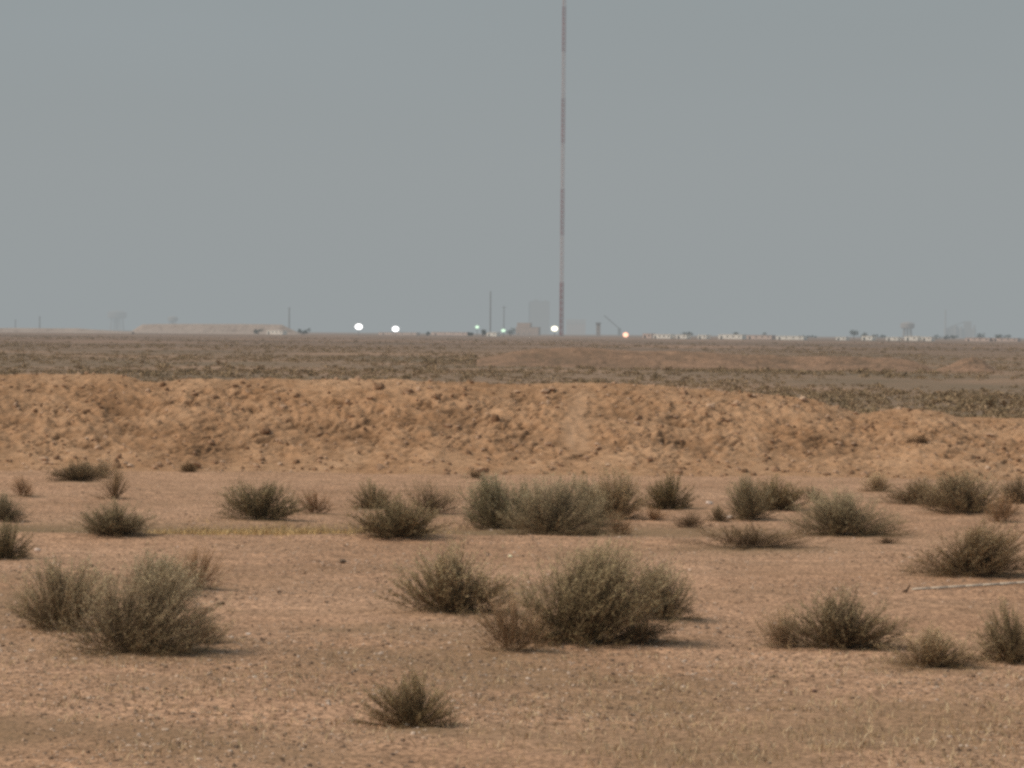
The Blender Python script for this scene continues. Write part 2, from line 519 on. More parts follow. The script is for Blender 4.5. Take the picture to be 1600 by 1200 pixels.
def bank(name, label, x0, x1, yf, yb, crest, dx, dy, rough, cell, mat, worn=None, seed=0, foot=None, back=1.0):
    """a long heap between foot line yf and crest line yb, with its far slope behind"""
    xs = np.arange(x0, x1 + dx, dx)
    L = yb - yf
    ts = np.arange(-0.18, 2.0 + dy / L, dy / L)
    X, T = np.meshgrid(xs, ts)
    Hc = np.repeat(crest(xs)[None], len(ts), 0)
    wob = 0.35 * L * 0.3 * fbm(X * 0.5 / cell * 0.25, X * 0 + seed, 3, seed + 1)
    Y = yf + (T + 0.0) * L + wob * np.clip(1.2 - T, 0, 1)
    up = np.clip(T, 0, 1); up = up * up * (3 - 2 * up) * 0.4 + up * up * 0.3 + up * 0.3
    dn = np.clip(2.0 - T, 0, 1); dn = dn * dn * (3 - 2 * dn) * 0.4 + dn * 0.6
    prof = np.where(T < 1, up, dn)
    gnd = ground_h(X, Y)
    amp = np.clip(prof * 3.0 + 0.12, 0, 1) * rough * (1 - 0.6 * np.exp(-((T - 1) / 0.16) ** 2))
    # clods: cells with raised rounded tops at three sizes, tumbling down the slope
    S = T * L
    wx = 0.5 * cell * fbm(X / cell * 0.6, S / cell * 0.6, 3, seed + 50)
    d1, r1 = worley((X + wx) / (cell * 2.1), (S + wx) / (cell * 1.7), seed + 2)
    d2, r2 = worley((X - wx) / (cell * 0.9), (S + wx) / (cell * 0.8), seed + 3)
    d3, r3 = worley(X / (cell * 0.42), S / (cell * 0.38), seed + 4)
    c1 = np.clip(0.62 - d1, -0.25, 1) * (0.4 + r1)
    c2 = np.clip(0.55 - d2, -0.2, 1) * (r2 > 0.35) * (0.3 + r2)
    c3 = np.clip(0.55 - d3, -0.15, 1) * (r3 > 0.3)
    lumpy = 0.75 * c1 + 0.8 * c2 + 0.45 * c3 + 0.9 * fbm(X / (cell * 5), S / (cell * 3.5), 4, seed + 6)
    # slanting gaps and runnels between the clods
    A1, A2 = X * 0.75 + S * 0.66, S * 0.75 - X * 0.66
    gap = np.clip(0.20 - np.abs(fbm(A1 / (cell * 1.5), A2 / (cell * 0.55), 3, seed + 31)), 0, 1) / 0.20
    gap = gap * np.clip(fbm(X / (cell * 2.4), S / (cell * 2.4), 3, seed + 37) * 2.2 + 0.25, 0, 1)
    lumpy = lumpy - 0.75 * gap
    if worn is not None:
        wn = worn(X, T)
        lumpy = lumpy * (1 - 0.75 * wn)
    Z = gnd + Hc * prof + amp * lumpy - 0.03 * (T < 0) * (-T / 0.18) * 3 - 0.02 * np.clip(-T / 0.18, 0, 1)
    Y = Y - amp * 0.55 * lumpy
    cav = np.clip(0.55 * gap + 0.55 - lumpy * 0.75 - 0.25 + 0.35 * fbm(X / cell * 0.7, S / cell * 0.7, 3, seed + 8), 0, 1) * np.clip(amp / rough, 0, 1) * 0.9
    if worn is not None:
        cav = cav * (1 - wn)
    n_r, n_c = X.shape
    ii = np.arange(n_r * n_c).reshape(n_r, n_c)
    q = np.stack([ii[:-1, :-1], ii[:-1, 1:], ii[1:, 1:], ii[1:, :-1]], -1).reshape(-1, 4)
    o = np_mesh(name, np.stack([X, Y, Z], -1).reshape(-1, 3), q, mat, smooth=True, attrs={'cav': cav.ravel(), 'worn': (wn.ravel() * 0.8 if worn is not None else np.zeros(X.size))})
    tag(o, label, 'earth bank')
    return o, (X, Y, Z, T)


CREST = [(-900, 596), (-400, 592), (0, 590), (60, 588), (170, 587), (205, 595), (232, 602), (300, 597), (430, 598), (520, 600),
         (600, 598), (750, 600), (850, 602), (960, 604), (1040, 608), (1120, 615), (1200, 622), (1270, 629),
         (1310, 640), (1335, 650), (1352, 651), (1375, 646), (1430, 643), (1475, 647), (1505, 655), (1560, 656), (1600, 657), (2000, 665), (2500, 672)]
LB = 3.6


def worn_track(X, T):
    u = 912 + 18 * fbm(T * 2, T * 0, 2, 71)
    xc = (u - W / 2) / F * 61 + 0.02
    brk = np.clip(0.85 + 0.9 * fbm(X * 6, T * 4, 4, 73), 0, 1)
    return brk * np.exp(-((X - xc) / (0.15 + 0.04 * (1 - T))) ** 2) * np.clip((0.98 - T) / 0.12, 0, 1) * np.clip((T - 0.3) / 0.12, 0, 1)


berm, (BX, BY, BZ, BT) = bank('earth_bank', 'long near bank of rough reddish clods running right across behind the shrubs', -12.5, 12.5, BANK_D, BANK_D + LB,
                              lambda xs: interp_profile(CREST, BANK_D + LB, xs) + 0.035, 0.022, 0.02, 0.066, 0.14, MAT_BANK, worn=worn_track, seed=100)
# loose clods on its slope: countless
sel = RNG.integers(0, BX.size, 11000)
bt = BT.ravel()[sel]
keep = (bt < 1.05) & (bt > -0.2) & (RNG.uniform(0, 1, len(sel)) < 0.8) & (worn_track(BX.ravel()[sel], bt) < 0.3)
sel = sel[keep]
S_ = np.exp(RNG.normal(math.log(0.016), 0.5, len(sel))).clip(0.007, 0.07)
P_ = np.stack([BX.ravel()[sel], BY.ravel()[sel], BZ.ravel()[sel] + S_ * 0.25], 1)
v, f, rn = lumps(P_, S_, ICO0, 0.35, 0.75)
tag(np_mesh('clods', v, f, MAT_CLOD, berm, attrs={'rnd': rn}), kind='stuff')

FC = [(560, 578), (700, 574), (760, 561), (800, 551), (850, 546), (900, 544), (950, 547), (1000, 549), (1060, 548), (1130, 552), (1200, 555), (1270, 556),
      (1340, 558), (1400, 560), (1430, 566), (1455, 580), (1500, 583), (1700, 592)]
bank('earth_bank', 'low reddish far bank on the plain beyond the near bank, right of centre', at(745, 575, 240)[0], at(1460, 580, 240)[0], 236, 240.5,
     lambda xs: np.maximum(interp_profile(FC, 240.5, xs) + 0.13 * fbm(xs * 0.35, xs * 0 + 2, 4, 15), 0.03), 0.09, 0.12, 0.10, 0.5, MAT_FARBANK, seed=200)
HC = [(1440, 585), (1462, 581), (1480, 572), (1500, 561), (1520, 557), (1535, 562), (1548, 572), (1562, 581), (1590, 586)]
o, _ = bank('soil_heap', 'small reddish soil heap on the plain at right beyond the end of the far bank', at(1462, 580, 238)[0], at(1562, 580, 238)[0], 235, 238.4,
            lambda xs: np.maximum(interp_profile(HC, 238.4, xs), 0.02), 0.05, 0.08, 0.08, 0.35, MAT_FARBANK, seed=230)
o['category'] = 'soil heap'
PC = [(0, 519), (205, 518), (222, 507), (250, 506), (380, 506), (440, 507), (452, 513), (470, 521)]
bank('earth_bank', 'long flat-topped pale bank on the skyline at left', at(205, 514, 2600)[0], at(470, 514, 2600)[0], 2592, 2604,
     lambda xs: np.maximum(interp_profile(PC, 2604, xs), 0.1), 0.7, 1.0, 0.25, 1.6, MAT_PALEBANK, seed=260)
PC2 = [(-200, 512), (0, 512.5), (120, 513), (150, 515), (215, 519)]
bank('earth_bank', 'faint pinkish low bank on the skyline at the left edge', at(-200, 512, 2300)[0], at(205, 514, 2300)[0], 2290, 2303,
     lambda xs: np.maximum(interp_profile(PC2, 2303, xs), 0.1), 0.8, 1.0, 0.2, 1.6, MAT_PALEBANK, seed=280)

# ------------------------------------------------------------------ loose ground cover
# gravel: countless pebbles, bigger share close to the camera
n = 64000
yy = 16 + (56 - 16) * RNG.beta(1.0, 1.9, n)
xx = RNG.uniform(-1, 1, n) * (0.125 * yy + 0.9)
kp = 1.5 * fbm(xx * 0.9, yy * 0.45, 4, 44) + RNG.uniform(-0.6, 0.6, n) > -0.1
xx, yy = xx[kp], yy[kp]
S_ = np.exp(RNG.normal(math.log(0.0052), 0.42, len(xx))).clip(0.0025, 0.014)
v, f, rn = lumps(np.stack([xx, yy, ground_h(xx, yy) + S_ * 0.2], 1), S_, ICO0, 0.3, 0.7)
tag(np_mesh('gravel', v, f, MAT_PEBBLE, attrs={'rnd': rn}), 'pale and dark gravel strewn over the near ground', kind='stuff')


def blades(P, hgt, lean, wid, rng):
    n = len(P)
    a = rng.uniform(0, 6.283, n); b = rng.uniform(0, 6.283, n)
    d = np.stack([np.cos(a) * lean, np.sin(a) * lean, np.ones(n)], 1) * hgt[:, None]
    s = np.stack([np.cos(b), np.sin(b), np.zeros(n)], 1) * wid
    m = P + d * np.array([0.4, 0.4, 0.6])
    V = np.stack([P - s, P + s, m + s * 0.8, m - s * 0.8, P + d + s * 0.2, P + d - s * 0.2], 1)
    k = (np.arange(n) * 6)[:, None, None]
    fc = np.array([[0, 1, 2, 3], [3, 2, 4, 5]])[None] + k
    return V.reshape(-1, 3), fc.reshape(-1, 4), np.repeat(rng.uniform(0, 1, n), 6)


def straw(centres, per, rad, hgt, rng):
    P, Hh = [], []
    for cx, cy in centres:
        k = rng.integers(per // 2, per + 1)
        px = cx + rng.normal(0, rad, k); py = cy + rng.normal(0, rad, k)
        P.append(np.stack([px, py, ground_h(px, py) - 0.003], 1)); Hh.append(rng.uniform(0.4, 1.0, k) * hgt)
    P = np.concatenate(P); Hh = np.concatenate(Hh)
    return P, Hh


cs = []
for _ in range(1500):
    v_ = 1000 + 200 * random.random() ** 0.8; u_ = random.uniform(-60, 1660)
    x_, y_ = ground_pt(u_, v_)
    if fbm(np.array([x_ * 0.8]), np.array([y_ * 0.5]), 3, 61)[0] + random.uniform(-0.5, 0.5) + 0.35 * (u_ > 850) > 0.15: cs.append((x_, y_))
P_, Hh = straw(cs, 8, 0.05, 0.040, RNG)
v, f, rn = blades(P_, Hh, RNG.uniform(0.1, 1.3, len(P_)), 0.0022, RNG)
tag(np_mesh('dry_grass', v, f, MAT_STRAW, attrs={'rnd': rn}), 'thin straw coloured dry grass among the gravel in the foreground', kind='stuff')
cs = []
for _ in range(520):
    u_ = random.gauss(410, 75) if random.random() < 0.7 else random.uniform(230, 720)
    x_, y_ = ground_pt(u_, random.gauss(829, 5)); cs.append((x_, y_))
P_, Hh = straw(cs, 10, 0.07, 0.06, RNG)
v, f, rn = blades(P_, Hh, RNG.uniform(0.1, 1.0, len(P_)), 0.0026, RNG)
t_ = lump_material('yellow_straw', [(0.0, (0.36, 0.235, 0.11)), (0.6, (0.56, 0.38, 0.175)), (1.0, (0.70, 0.50, 0.25))])
tag(np_mesh('yellow_grass', v, f, t_, attrs={'rnd': rn}), 'strip of yellow dry grass along the old wheel track at left', kind='stuff')

# scrub of the plain beyond the bank: too many and too far to tell apart
n = 52000
yy = np.exp(RNG.uniform(math.log(72), math.log(1300), n))
xx = RNG.uniform(-1, 1, n) * (0.13 * yy + 4)
cov = fbm(xx / 16, yy / 60, 4, 91)
kp = (cov + RNG.uniform(-0.45, 0.45, n) > 0.12 - 0.22 * np.clip((150 - yy) / 40, 0, 1) + 0.25 * np.clip((yy - 300) / 900, 0, 1)) & ((yy < 235) | (yy > 243))
xx, yy = xx[kp], yy[kp]
S_ = np.exp(RNG.normal(math.log(0.165), 0.4, len(xx))) * np.clip(yy / 600, 0.75, 1.1)
S_ = S_.clip(0.06, 0.42)
xx = np.repeat(xx, 3) + RNG.normal(0, 0.14, len(xx) * 3); yy = np.repeat(yy, 3) + RNG.normal(0, 0.2, len(yy) * 3)
S_ = np.repeat(S_, 3) * RNG.uniform(0.45, 1.0, len(xx))
nq = 19
m_ = len(xx)
C_ = np.repeat(np.stack([xx, yy, ground_h(xx, yy)], 1), nq, 0); s_ = np.repeat(S_, nq)[:, None]
D_ = RNG.normal(0, 1, C_.shape); D_ /= np.linalg.norm(D_, axis=1, keepdims=True); D_[:, 2] = np.abs(D_[:, 2])
C_ = C_ + D_ * s_ * np.array([1.0, 1.0, 0.75]) * RNG.uniform(0.3, 1.0, (len(C_), 1))
a_ = RNG.normal(0, 1, C_.shape); a_ /= np.linalg.norm(a_, axis=1, keepdims=True)
b_ = np.cross(a_, RNG.normal(0, 1, C_.shape)); b_ /= np.linalg.norm(b_, axis=1, keepdims=True)
q_ = s_ * RNG.uniform(0.14, 0.36, (len(C_), 1))
v = np.stack([C_ - a_ * q_, C_ + b_ * q_ * 0.5, C_ + a_ * q_, C_ - b_ * q_ * 0.5], 1).reshape(-1, 3)
f = np.arange(len(v)).reshape(-1, 4)
rn = np.repeat(np.repeat(RNG.uniform(0, 1, m_), nq), 4)
tag(np_mesh('scrub', v, f, MAT_SCRUB, attrs={'rnd': rn}), 'low olive brown scrub covering the plain beyond the bank', kind='stuff')

# ------------------------------------------------------------------ desert shrubs


def ribbons(A, Bm, C, w0, w1, rng):
    """thin three-point ribbons from A over Bm to C"""
    d = C - A
    s = np.cross(d, rng.normal(0, 1, d.shape)); s /= np.linalg.norm(s, axis=1, keepdims=True) + 1e-9
    w0 = np.broadcast_to(w0, len(A))[:, None]; w1 = np.broadcast_to(w1, len(A))[:, None]
    V = np.stack([A - s * w0, A + s * w0, Bm + s * (w0 + w1) / 2, Bm - s * (w0 + w1) / 2, C + s * w1, C - s * w1], 1)
    k = (np.arange(len(A)) * 6)[:, None, None]
    return V.reshape(-1, 3), (np.array([[0, 1, 2, 3], [3, 2, 4, 5]])[None] + k).reshape(-1, 4)


LEAN = {}


def shrub_meshes(seed, stems, twigs, leaves, tuft=0.3, openness=1.0, wid=1.0):
    """a bush of unit radius and unit height: woody stems fanning from the foot, fine twigs and tiny leaves"""
    rng = np.random.default_rng(seed)
    # several fan centres make an uneven outline
    nl = rng.integers(4, 7)
    la = rng.uniform(0, 6.283, nl); lt = rng.uniform(0.15, 1.25, nl); ls = rng.uniform(0.75, 1.12, nl)
    which = rng.integers(0, nl, stems)
    az = la[which] + rng.normal(0, 0.55, stems)
    th = np.clip(np.abs(lt[which] + rng.normal(0, 0.32, stems)), 0.02, 1.5)
    loose = rng.uniform(0, 1, stems) < 0.35
    az = np.where(loose, rng.uniform(0, 6.283, stems), az)
    th = np.where(loose, np.arccos(rng.uniform(0.03, 1, stems)), th)
    L = ls[which] * rng.uniform(0.55, 1.0, stems) ** 0.7
    L = np.where(rng.uniform(0, 1, stems) < 0.08, L * 1.08, L)
    D = np.stack([np.sin(th) * np.cos(az), np.sin(th) * np.sin(az), np.cos(th)], 1)
    r0 = 0.16 * np.sqrt(rng.uniform(0, 1, stems)); a0 = rng.uniform(0, 6.283, stems)
    A = np.stack([r0 * np.cos(a0), r0 * np.sin(a0), np.full(stems, -0.03)], 1)
    E = A + D * L[:, None]
    E[:, 2] = np.maximum(E[:, 2], 0.05)
    Mid = A + D * (L * 0.5)[:, None] + rng.normal(0, 0.03, (stems, 3)) + np.array([0, 0, -0.03])
    V1, F1 = ribbons(A, Mid, E, 0.0075 * wid, 0.003 * wid, rng)
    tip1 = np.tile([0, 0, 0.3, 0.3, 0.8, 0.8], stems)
    # twigs
    si = np.repeat(np.arange(stems), twigs)
    t = rng.uniform(0.10, 1.0, len(si)) ** 0.85
    q = t[:, None]
    base = (1 - q) ** 2 * A[si] + 2 * q * (1 - q) * Mid[si] + q ** 2 * E[si]
    dd = D[si] + rng.normal(0, 0.42 * openness, (len(si), 3)) + np.array([0, 0, 0.22])
    dd /= np.linalg.norm(dd, axis=1, keepdims=True)
    tl = rng.uniform(0.08, tuft, len(si))
    end = base + dd * tl[:, None]
    end[:, 2] = np.maximum(end[:, 2], 0.01)
    mid = (base + end) / 2 + rng.normal(0, 0.012, base.shape)
    V2, F2 = ribbons(base, mid, end, 0.0034 * wid, 0.0014 * wid, rng)
    rad = np.linalg.norm(end * np.array([1, 1, 1.0]), axis=1)
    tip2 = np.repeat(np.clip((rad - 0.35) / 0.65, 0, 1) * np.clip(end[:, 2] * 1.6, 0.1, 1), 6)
    stems_m = (np.concatenate([V1, V2]), np.concatenate([F1, F2 + len(V1)]), np.concatenate([tip1 * 0.6, tip2 * 0.9]),
               np.concatenate([np.repeat(rng.uniform(0, 1, stems), 6), np.repeat(rng.uniform(0, 1, len(si)), 6)]))
    # leaves: tiny lozenges along the twigs
    li = np.repeat(np.arange(len(si)), leaves)
    u = rng.uniform(0.15, 1.05, len(li))[:, None]
    c = base[li] * (1 - u) + end[li] * u + rng.normal(0, 0.01, (len(li), 3))
    a = dd[li] + rng.normal(0, 0.6, c.shape); a /= np.linalg.norm(a, axis=1, keepdims=True)
    b = np.cross(a, rng.normal(0, 1, c.shape)); b /= np.linalg.norm(b, axis=1, keepdims=True)
    ln = rng.uniform(0.010, 0.024, len(li))[:, None] * wid; wd = ln * 0.30
    V3 = np.stack([c - a * ln, c + b * wd, c + a * ln, c - b * wd], 1).reshape(-1, 3)
    F3 = np.arange(len(V3)).reshape(-1, 4)
    r3 = np.linalg.norm(c, axis=1)
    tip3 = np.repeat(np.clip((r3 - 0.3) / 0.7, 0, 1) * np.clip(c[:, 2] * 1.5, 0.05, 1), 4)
    V3[:, 2] = np.maximum(V3[:, 2], 0.0)
    kx, ky = rng.uniform(-0.28, 0.28, 2)
    for A_ in (stems_m[0], V3):
        A_[:, 0] += kx * A_[:, 2] ** 1.5; A_[:, 1] += ky * A_[:, 2] ** 1.5
    nx = np.percentile(np.hypot(V3[:, 0], V3[:, 1]), 91); nz = np.percentile(V3[:, 2], 99.6)
    for A_ in (stems_m[0], V3):
        A_ /= np.array([nx, nx, nz])
    LEAN[seed] = math.atan2(ky, kx)
    return stems_m, (V3, F3, tip3, np.repeat(rng.uniform(0, 1, len(li)), 4))


KINDS = [(1, 170, 17, 6, 0.30, 1.0, 1.0), (2, 110, 13, 2, 0.30, 0.7, 1.1), (3, 220, 16, 6, 0.26, 1.0, 1.0), (4, 180, 16, 6, 0.24, 0.8, 1.1),
         (5, 160, 15, 5, 0.30, 1.1, 1.0), (6, 110, 14, 2, 0.38, 1.2, 1.0), (7, 330, 17, 6, 0.24, 1.0, 0.75), (8, 420, 17, 6, 0.23, 0.95, 0.7)]
MASTER = {}
GRP = 'dry shrubs scattered over the desert floor'


def copy_tree(o):
    c = o.copy(); COL.objects.link(c)
    for ch in list(o.children):
        d = ch.copy(); COL.objects.link(d); d.parent = c
    return c


for i, (k, u, vv, w, h, tint, label) in enumerate(SHRUBS):
    x, y = foot(u, vv)
    if k not in MASTER:
        sm, lm = shrub_meshes(*KINDS[k])
        root = thing('desert_shrub', (0, 0, 0), label, 'shrub', GRP)
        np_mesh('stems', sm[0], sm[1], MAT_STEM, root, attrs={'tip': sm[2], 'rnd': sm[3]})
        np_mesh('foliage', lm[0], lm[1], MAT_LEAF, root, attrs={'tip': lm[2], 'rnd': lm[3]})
        MASTER[k] = root
    else:
        root = copy_tree(MASTER[k])
        root['label'] = label
    big = 1.10 if vv < 862 else 1.03      # the farther bushes read fuller
    r = 0.5 * w * y / F * big
    hh = h * y / F * big
    root.location = (x, y + r * 0.25, gz(x, y + r * 0.25) - 0.004)
    root.rotation_euler = (0, 0, random.uniform(0, 6.283))
    if k == 7:
        root.rotation_euler = (0, 0, 0.5 - LEAN[KINDS[k][0]])     # leans to the right, away from its neighbour
    root.scale = (r, r * random.uniform(0.85, 1.1), hh)
    if y > BANK_D - 0.4:        # rests on the foot of the bank
        k_ = np.argmin((BX - x) ** 2 + (BY - y) ** 2)
        root.location.z = max(root.location.z, float(BZ.ravel()[k_]) - 0.02)
    for ch in root.children:
        ch.color = (*tint, 1)

# ------------------------------------------------------------------ single stones, the peg and the lying pole
STONES = [(797, 871, 8, (0.85, 0.74, 0.50), 'small pale yellowish stone on open soil above the largest central shrub'),
          (1141, 812, 14, (0.62, 0.50, 0.42), 'pale stone in mid ground beside a tiny dark shrub'),
          (1108, 788, 12, (0.62, 0.50, 0.42), 'flat pale stone on the bare rise right of the olive shrub'),
          (142, 886, 9, (0.10, 0.065, 0.045), 'small dark stone on open soil above the big left-hand clump'),
          (346, 945, 11, (0.11, 0.075, 0.055), 'dark stone right of the thin brown shrub of the left-hand clump'),
          (668, 1037, 6, (0.10, 0.07, 0.05), 'tiny dark stone above the lone nearest shrub'),
          (536, 880, 12, (0.14, 0.10, 0.07), 'dark flat stone on open soil left of centre, in front of the track'),
          (636, 1134, 11, (0.60, 0.54, 0.48), 'small whitish stone at the foot of the lone nearest shrub'),
          (614, 1180, 8, (0.11, 0.08, 0.06), 'tiny dark stone at the bottom below the lone nearest shrub'),
          (1272, 1082, 10, (0.10, 0.06, 0.045), 'dark stone on gravel below the dark domed shrub at right'),
          (388, 992, 9, (0.60, 0.50, 0.42), 'small pale stone right of the big left-hand clump'),
          (58, 862, 12, (0.55, 0.42, 0.34), 'pale stone beside the nearer shrub of the left edge')]
for k, (u, vv, w, c, label) in enumerate(STONES):
    x, y = foot(u, vv)
    s = 0.5 * w * y / F
    rng = np.random.default_rng(300 + k)
    bv, bf = ICO2
    fx = 1 + 0.28 * fbm(bv[:, 0] * 1.4 + k * 7, bv[:, 1] * 1.4 + bv[:, 2] * 1.9, 3, k)
    bv = bv * fx[:, None]
    for _ in range(4):      # broken faces
        nrm = rng.normal(0, 1, 3); nrm /= np.linalg.norm(nrm)
        dd = bv @ nrm; cut = 0.72
        bv = bv - np.where(dd > cut, dd - cut, 0)[:, None] * nrm
    vv_ = bv * np.array([1, 1, 0.62]) * s
    o = np_mesh('stone', vv_, bf, plain('stone_surface', c, 0.3, 60), smooth=False)
    o.location = (x, y, gz(x, y) + s * 0.35)
    o.rotation_euler = (0, 0, rng.uniform(0, 6.28))
    tag(o, label, 'stone', 'single stones on the desert floor')

x0, y0 = foot(1426, 924); x1, y1 = foot(1640, 911)
mb = MB()
pts = [(x0 + (x1 - x0) * t, y0 + (y1 - y0) * t) for t in np.linspace(0, 1, 9)]
z0, z1 = gz(*pts[0]), gz(*pts[-1])
lift = max(gz(a, b) - (z0 + (z1 - z0) * i / 8) for i, (a, b) in enumerate(pts))     # a straight pole rests on the highest bump
P3 = [Vector((a, b, z0 + (z1 - z0) * i / 8 + lift + 0.008)) for i, (a, b) in enumerate(pts)]
for a, b in zip(P3[:-1], P3[1:]): mb.tube(a, b, 0.0085, n=8)
tag(mb.build('lying_pole', plain('bleached_wood', (0.72, 0.60, 0.47), 0.2, 25), smooth=True),
    'long thin pale pole lying on the ground, running out at the right edge', 'pole')
x, y = foot(1414, 926)
mb = MB()
z = gz(x, y)
mb.tube((x, y, z - 0.02), (x + 0.014, y, z + 0.022), 0.009, 0.007, 7).tube((x + 0.014, y, z + 0.020), (x + 0.034, y + 0.01, z + 0.052), 0.007, 0.005, 7)
mb.tube((x + 0.012, y, z + 0.018), (x - 0.016, y - 0.005, z + 0.004), 0.006, 0.004, 6)
tag(mb.build('peg', plain('dark_wood', (0.07, 0.045, 0.03), 0.3, 40)), 'short dark bent peg in the soil at the near end of the pale pole', 'peg')

# ------------------------------------------------------------------ the mast
MD = 3000.0
MX, _z = at(877, 516, MD)
mast = thing('radio_mast', (MX, MD, 0), 'very tall thin lattice mast banded red and white rising out of the view', 'radio mast')
RED = plain('mast_red', (0.25, 0.06, 0.055), 0.35, 0.06)
WHITE = plain('mast_white', (0.46, 0.315, 0.29), 0.12, 0.3)
zb = [0.0] + [at(880, v_, MD)[1] for v_ in (441, 368, 295, 224, 153, 81, 10)]
step = zb[3] - zb[2]
while len(zb) < 11: zb.append(zb[-1] + step)
RM = 1.15
CR = [(RM * math.cos(a), RM * math.sin(a)) for a in (0.4, 0.4 + 2.0944, 0.4 + 4.1888)]
for i in range(len(zb) - 1):
    mb = MB()
    a, b = zb[i], zb[i + 1]
    red = i % 2 == 0
    for cx, cy in CR: mb.tube((cx, cy, a), (cx, cy, b), (0.30 if i == 0 else 0.20) if red else 0.13, n=6)
    npan = 9
    for p in range(npan):
        q0 = a + (b - a) * p / npan; q1 = a + (b - a) * (p + 1) / npan
        for e in range(3):
            c0, c1 = CR[e], CR[(e + 1) % 3]
            mb.tube((*c0, q0), (*c1, q1), 0.07, n=4).tube((*c1, q0), (*c0, q1), 0.07, n=4)
            mb.tube((*c0, q1 - 0.15), (*c1, q1 - 0.15), 0.06, n=4)
    o = mb.build('lattice_section', RED if red else WHITE, mast)
    o['label'] = 'red painted section' if red else 'white painted section'
mb = MB().box(-2.2, 2.2, -2.2, 2.2, -0.4, 0.5)
mb.build('footing', plain('mast_concrete', (0.4, 0.36, 0.32)), mast)
tp = zb[-1]
MB().tube((0, 0, tp - 0.5), (0, 0, tp + 9), 0.12, 0.05, 8).build('antenna', WHITE, mast)

# ------------------------------------------------------------------ things on the skyline
LAMPWHITE = (1.0, 0.97, 0.95); LAMPGREEN = (0.72, 1.0, 0.72); LAMPWARM = (1.0, 0.93, 0.72); LAMPORANGE = (1.0, 0.48, 0.32)


def emit(name, c, s):
    m = bpy.data.materials.new(name); m.use_nodes = True
    t = m.node_tree; t.nodes.clear()
    e = t.nodes.new('ShaderNodeEmission'); o = t.nodes.new('ShaderNodeOutputMaterial')
    e.inputs[0].default_value = (*c, 1); e.inputs[1].default_value = s
    t.links.new(e.outputs[0], o.inputs[0])
    m.cycles.emission_sampling = 'NONE'
    return m


STEEL = plain('grey_steel', (0.22, 0.22, 0.22), 0.2, 0.5)
HOUS = plain('lamp_housing', (0.06, 0.06, 0.06), 0.2, 1)


def floodlight(u, v_, w, h, col, power, label, y=2200.0):
    x, z = at(u, v_, y)
    rx, rz = 0.5 * w * y / F, 0.5 * h * y / F
    t = thing('floodlight', (x, y, 0), label, 'floodlight', 'lit lamps along the skyline')
    hgt = max(z, rz + 0.3)
    MB().tube((0, 0.6, -0.3), (0, 0.6, hgt), 0.14, 0.10, 8).build('pole', STEEL, t)
    mb = MB(); mb.lathe((0, 0, 0), [(rz * 0.5, -0.5), (rz * 1.04, -0.25), (rz * 1.08, 0.0)], 18)
    hb = mb.build('lamp_housing', HOUS, t); hb.rotation_euler = (math.pi / 2, 0, 0); hb.scale = (rx / rz, 1, 1); hb.location = (0, 0, hgt)
    mb = MB(); mb.lathe((0, 0, 0), [(rz * 1.0, 0.01), (rz * 0.94, 0.18), (rz * 0.7, 0.4), (rz * 0.35, 0.52), (0.02, 0.56)], 20)
    lb = mb.build('lens', emit('lamp_glow', col, power), t, True); lb.rotation_euler = (math.pi / 2, 0, 0); lb.scale = (rx / rz, 1, 1); lb.location = (0, 0, hgt)
    return t


floodlight(560.5, 510.5, 11.5, 8.6, LAMPWHITE, 4, 'largest and brightest white light on the skyline, the leftmost one')
floodlight(618, 514, 10.5, 8, LAMPWHITE, 4, 'white light on the skyline, second from the left')
floodlight(745.5, 511, 6, 5, LAMPGREEN, 1.5, 'small greenish light on the skyline above two dark trees')
floodlight(786.5, 516.5, 7, 5, LAMPGREEN, 1.5, 'small greenish light on the skyline in front of a dark tree clump')
floodlight(866.5, 513.5, 10.5, 8, LAMPWARM, 3, 'warm white light on the skyline just left of the mast foot')
floodlight(977.5, 523.5, 8.5, 7.5, LAMPORANGE, 2.6, 'orange light on the skyline right of the mast')

CREAM = plain('cream_wall', (0.92, 0.84, 0.75), 0.12, 0.6)
PINKW = plain('pinkish_wall', (0.66, 0.50, 0.42), 0.15, 0.6)
GREYW = plain('grey_wall', (0.36, 0.31, 0.28), 0.15, 0.4)
BROWNW = plain('brown_wall', (0.42, 0.30, 0.23), 0.15, 0.4)
ROOFM = plain('flat_roof', (0.36, 0.31, 0.27), 0.2, 0.6)
DARKM = plain('dark_opening', (0.03, 0.03, 0.035), 0.2, 1)


def building(u0, u1, vt, y, mat, label, name='low_building', cat='building', group='low pale buildings along the skyline', depth=7.0, wins=2, stage=None):
    x0, z1 = at(u0, vt, y); x1, _ = at(u1, vt, y)
    w = x1 - x0
    t = thing(name, ((x0 + x1) / 2, y, 0), label, cat, group, rz=-0.3)
    z1 = max(z1, 1.2)
    mb = MB().box(-w / 2, w / 2, 0, depth, -0.4, z1)
    if stage: mb.box(-w / 2 + w * stage[0], -w / 2 + w * stage[1], 0.6, depth - 0.4, z1, z1 * stage[2])
    mb.build('wall', mat, t)
    mb = MB()
    mb.box(-w / 2 - 0.12, w / 2 + 0.12, -0.12, depth + 0.12, z1 + 0.003, z1 + 0.12)
    mb.build('roof', mat, t)
    nw = wins + 1
    hgt = min(z1, 3.0)
    MB().box(-0.35, 0.35, -0.06, 0.1, 0.02, hgt * 0.7).build('door', DARKM, t).location.x = -w / 2 + w * 0.5 / nw
    for i in range(wins):
        cx = -w / 2 + w * (i + 1.5) / nw
        fr = MB().box(cx - 0.36, cx + 0.36, -0.05, 0.1, hgt * 0.46, hgt * 0.74).build('window', ROOFM, t)
        MB().box(cx - 0.28, cx + 0.28, -0.08, -0.0, hgt * 0.47, hgt * 0.70).build('pane', DARKM, fr)
    return t


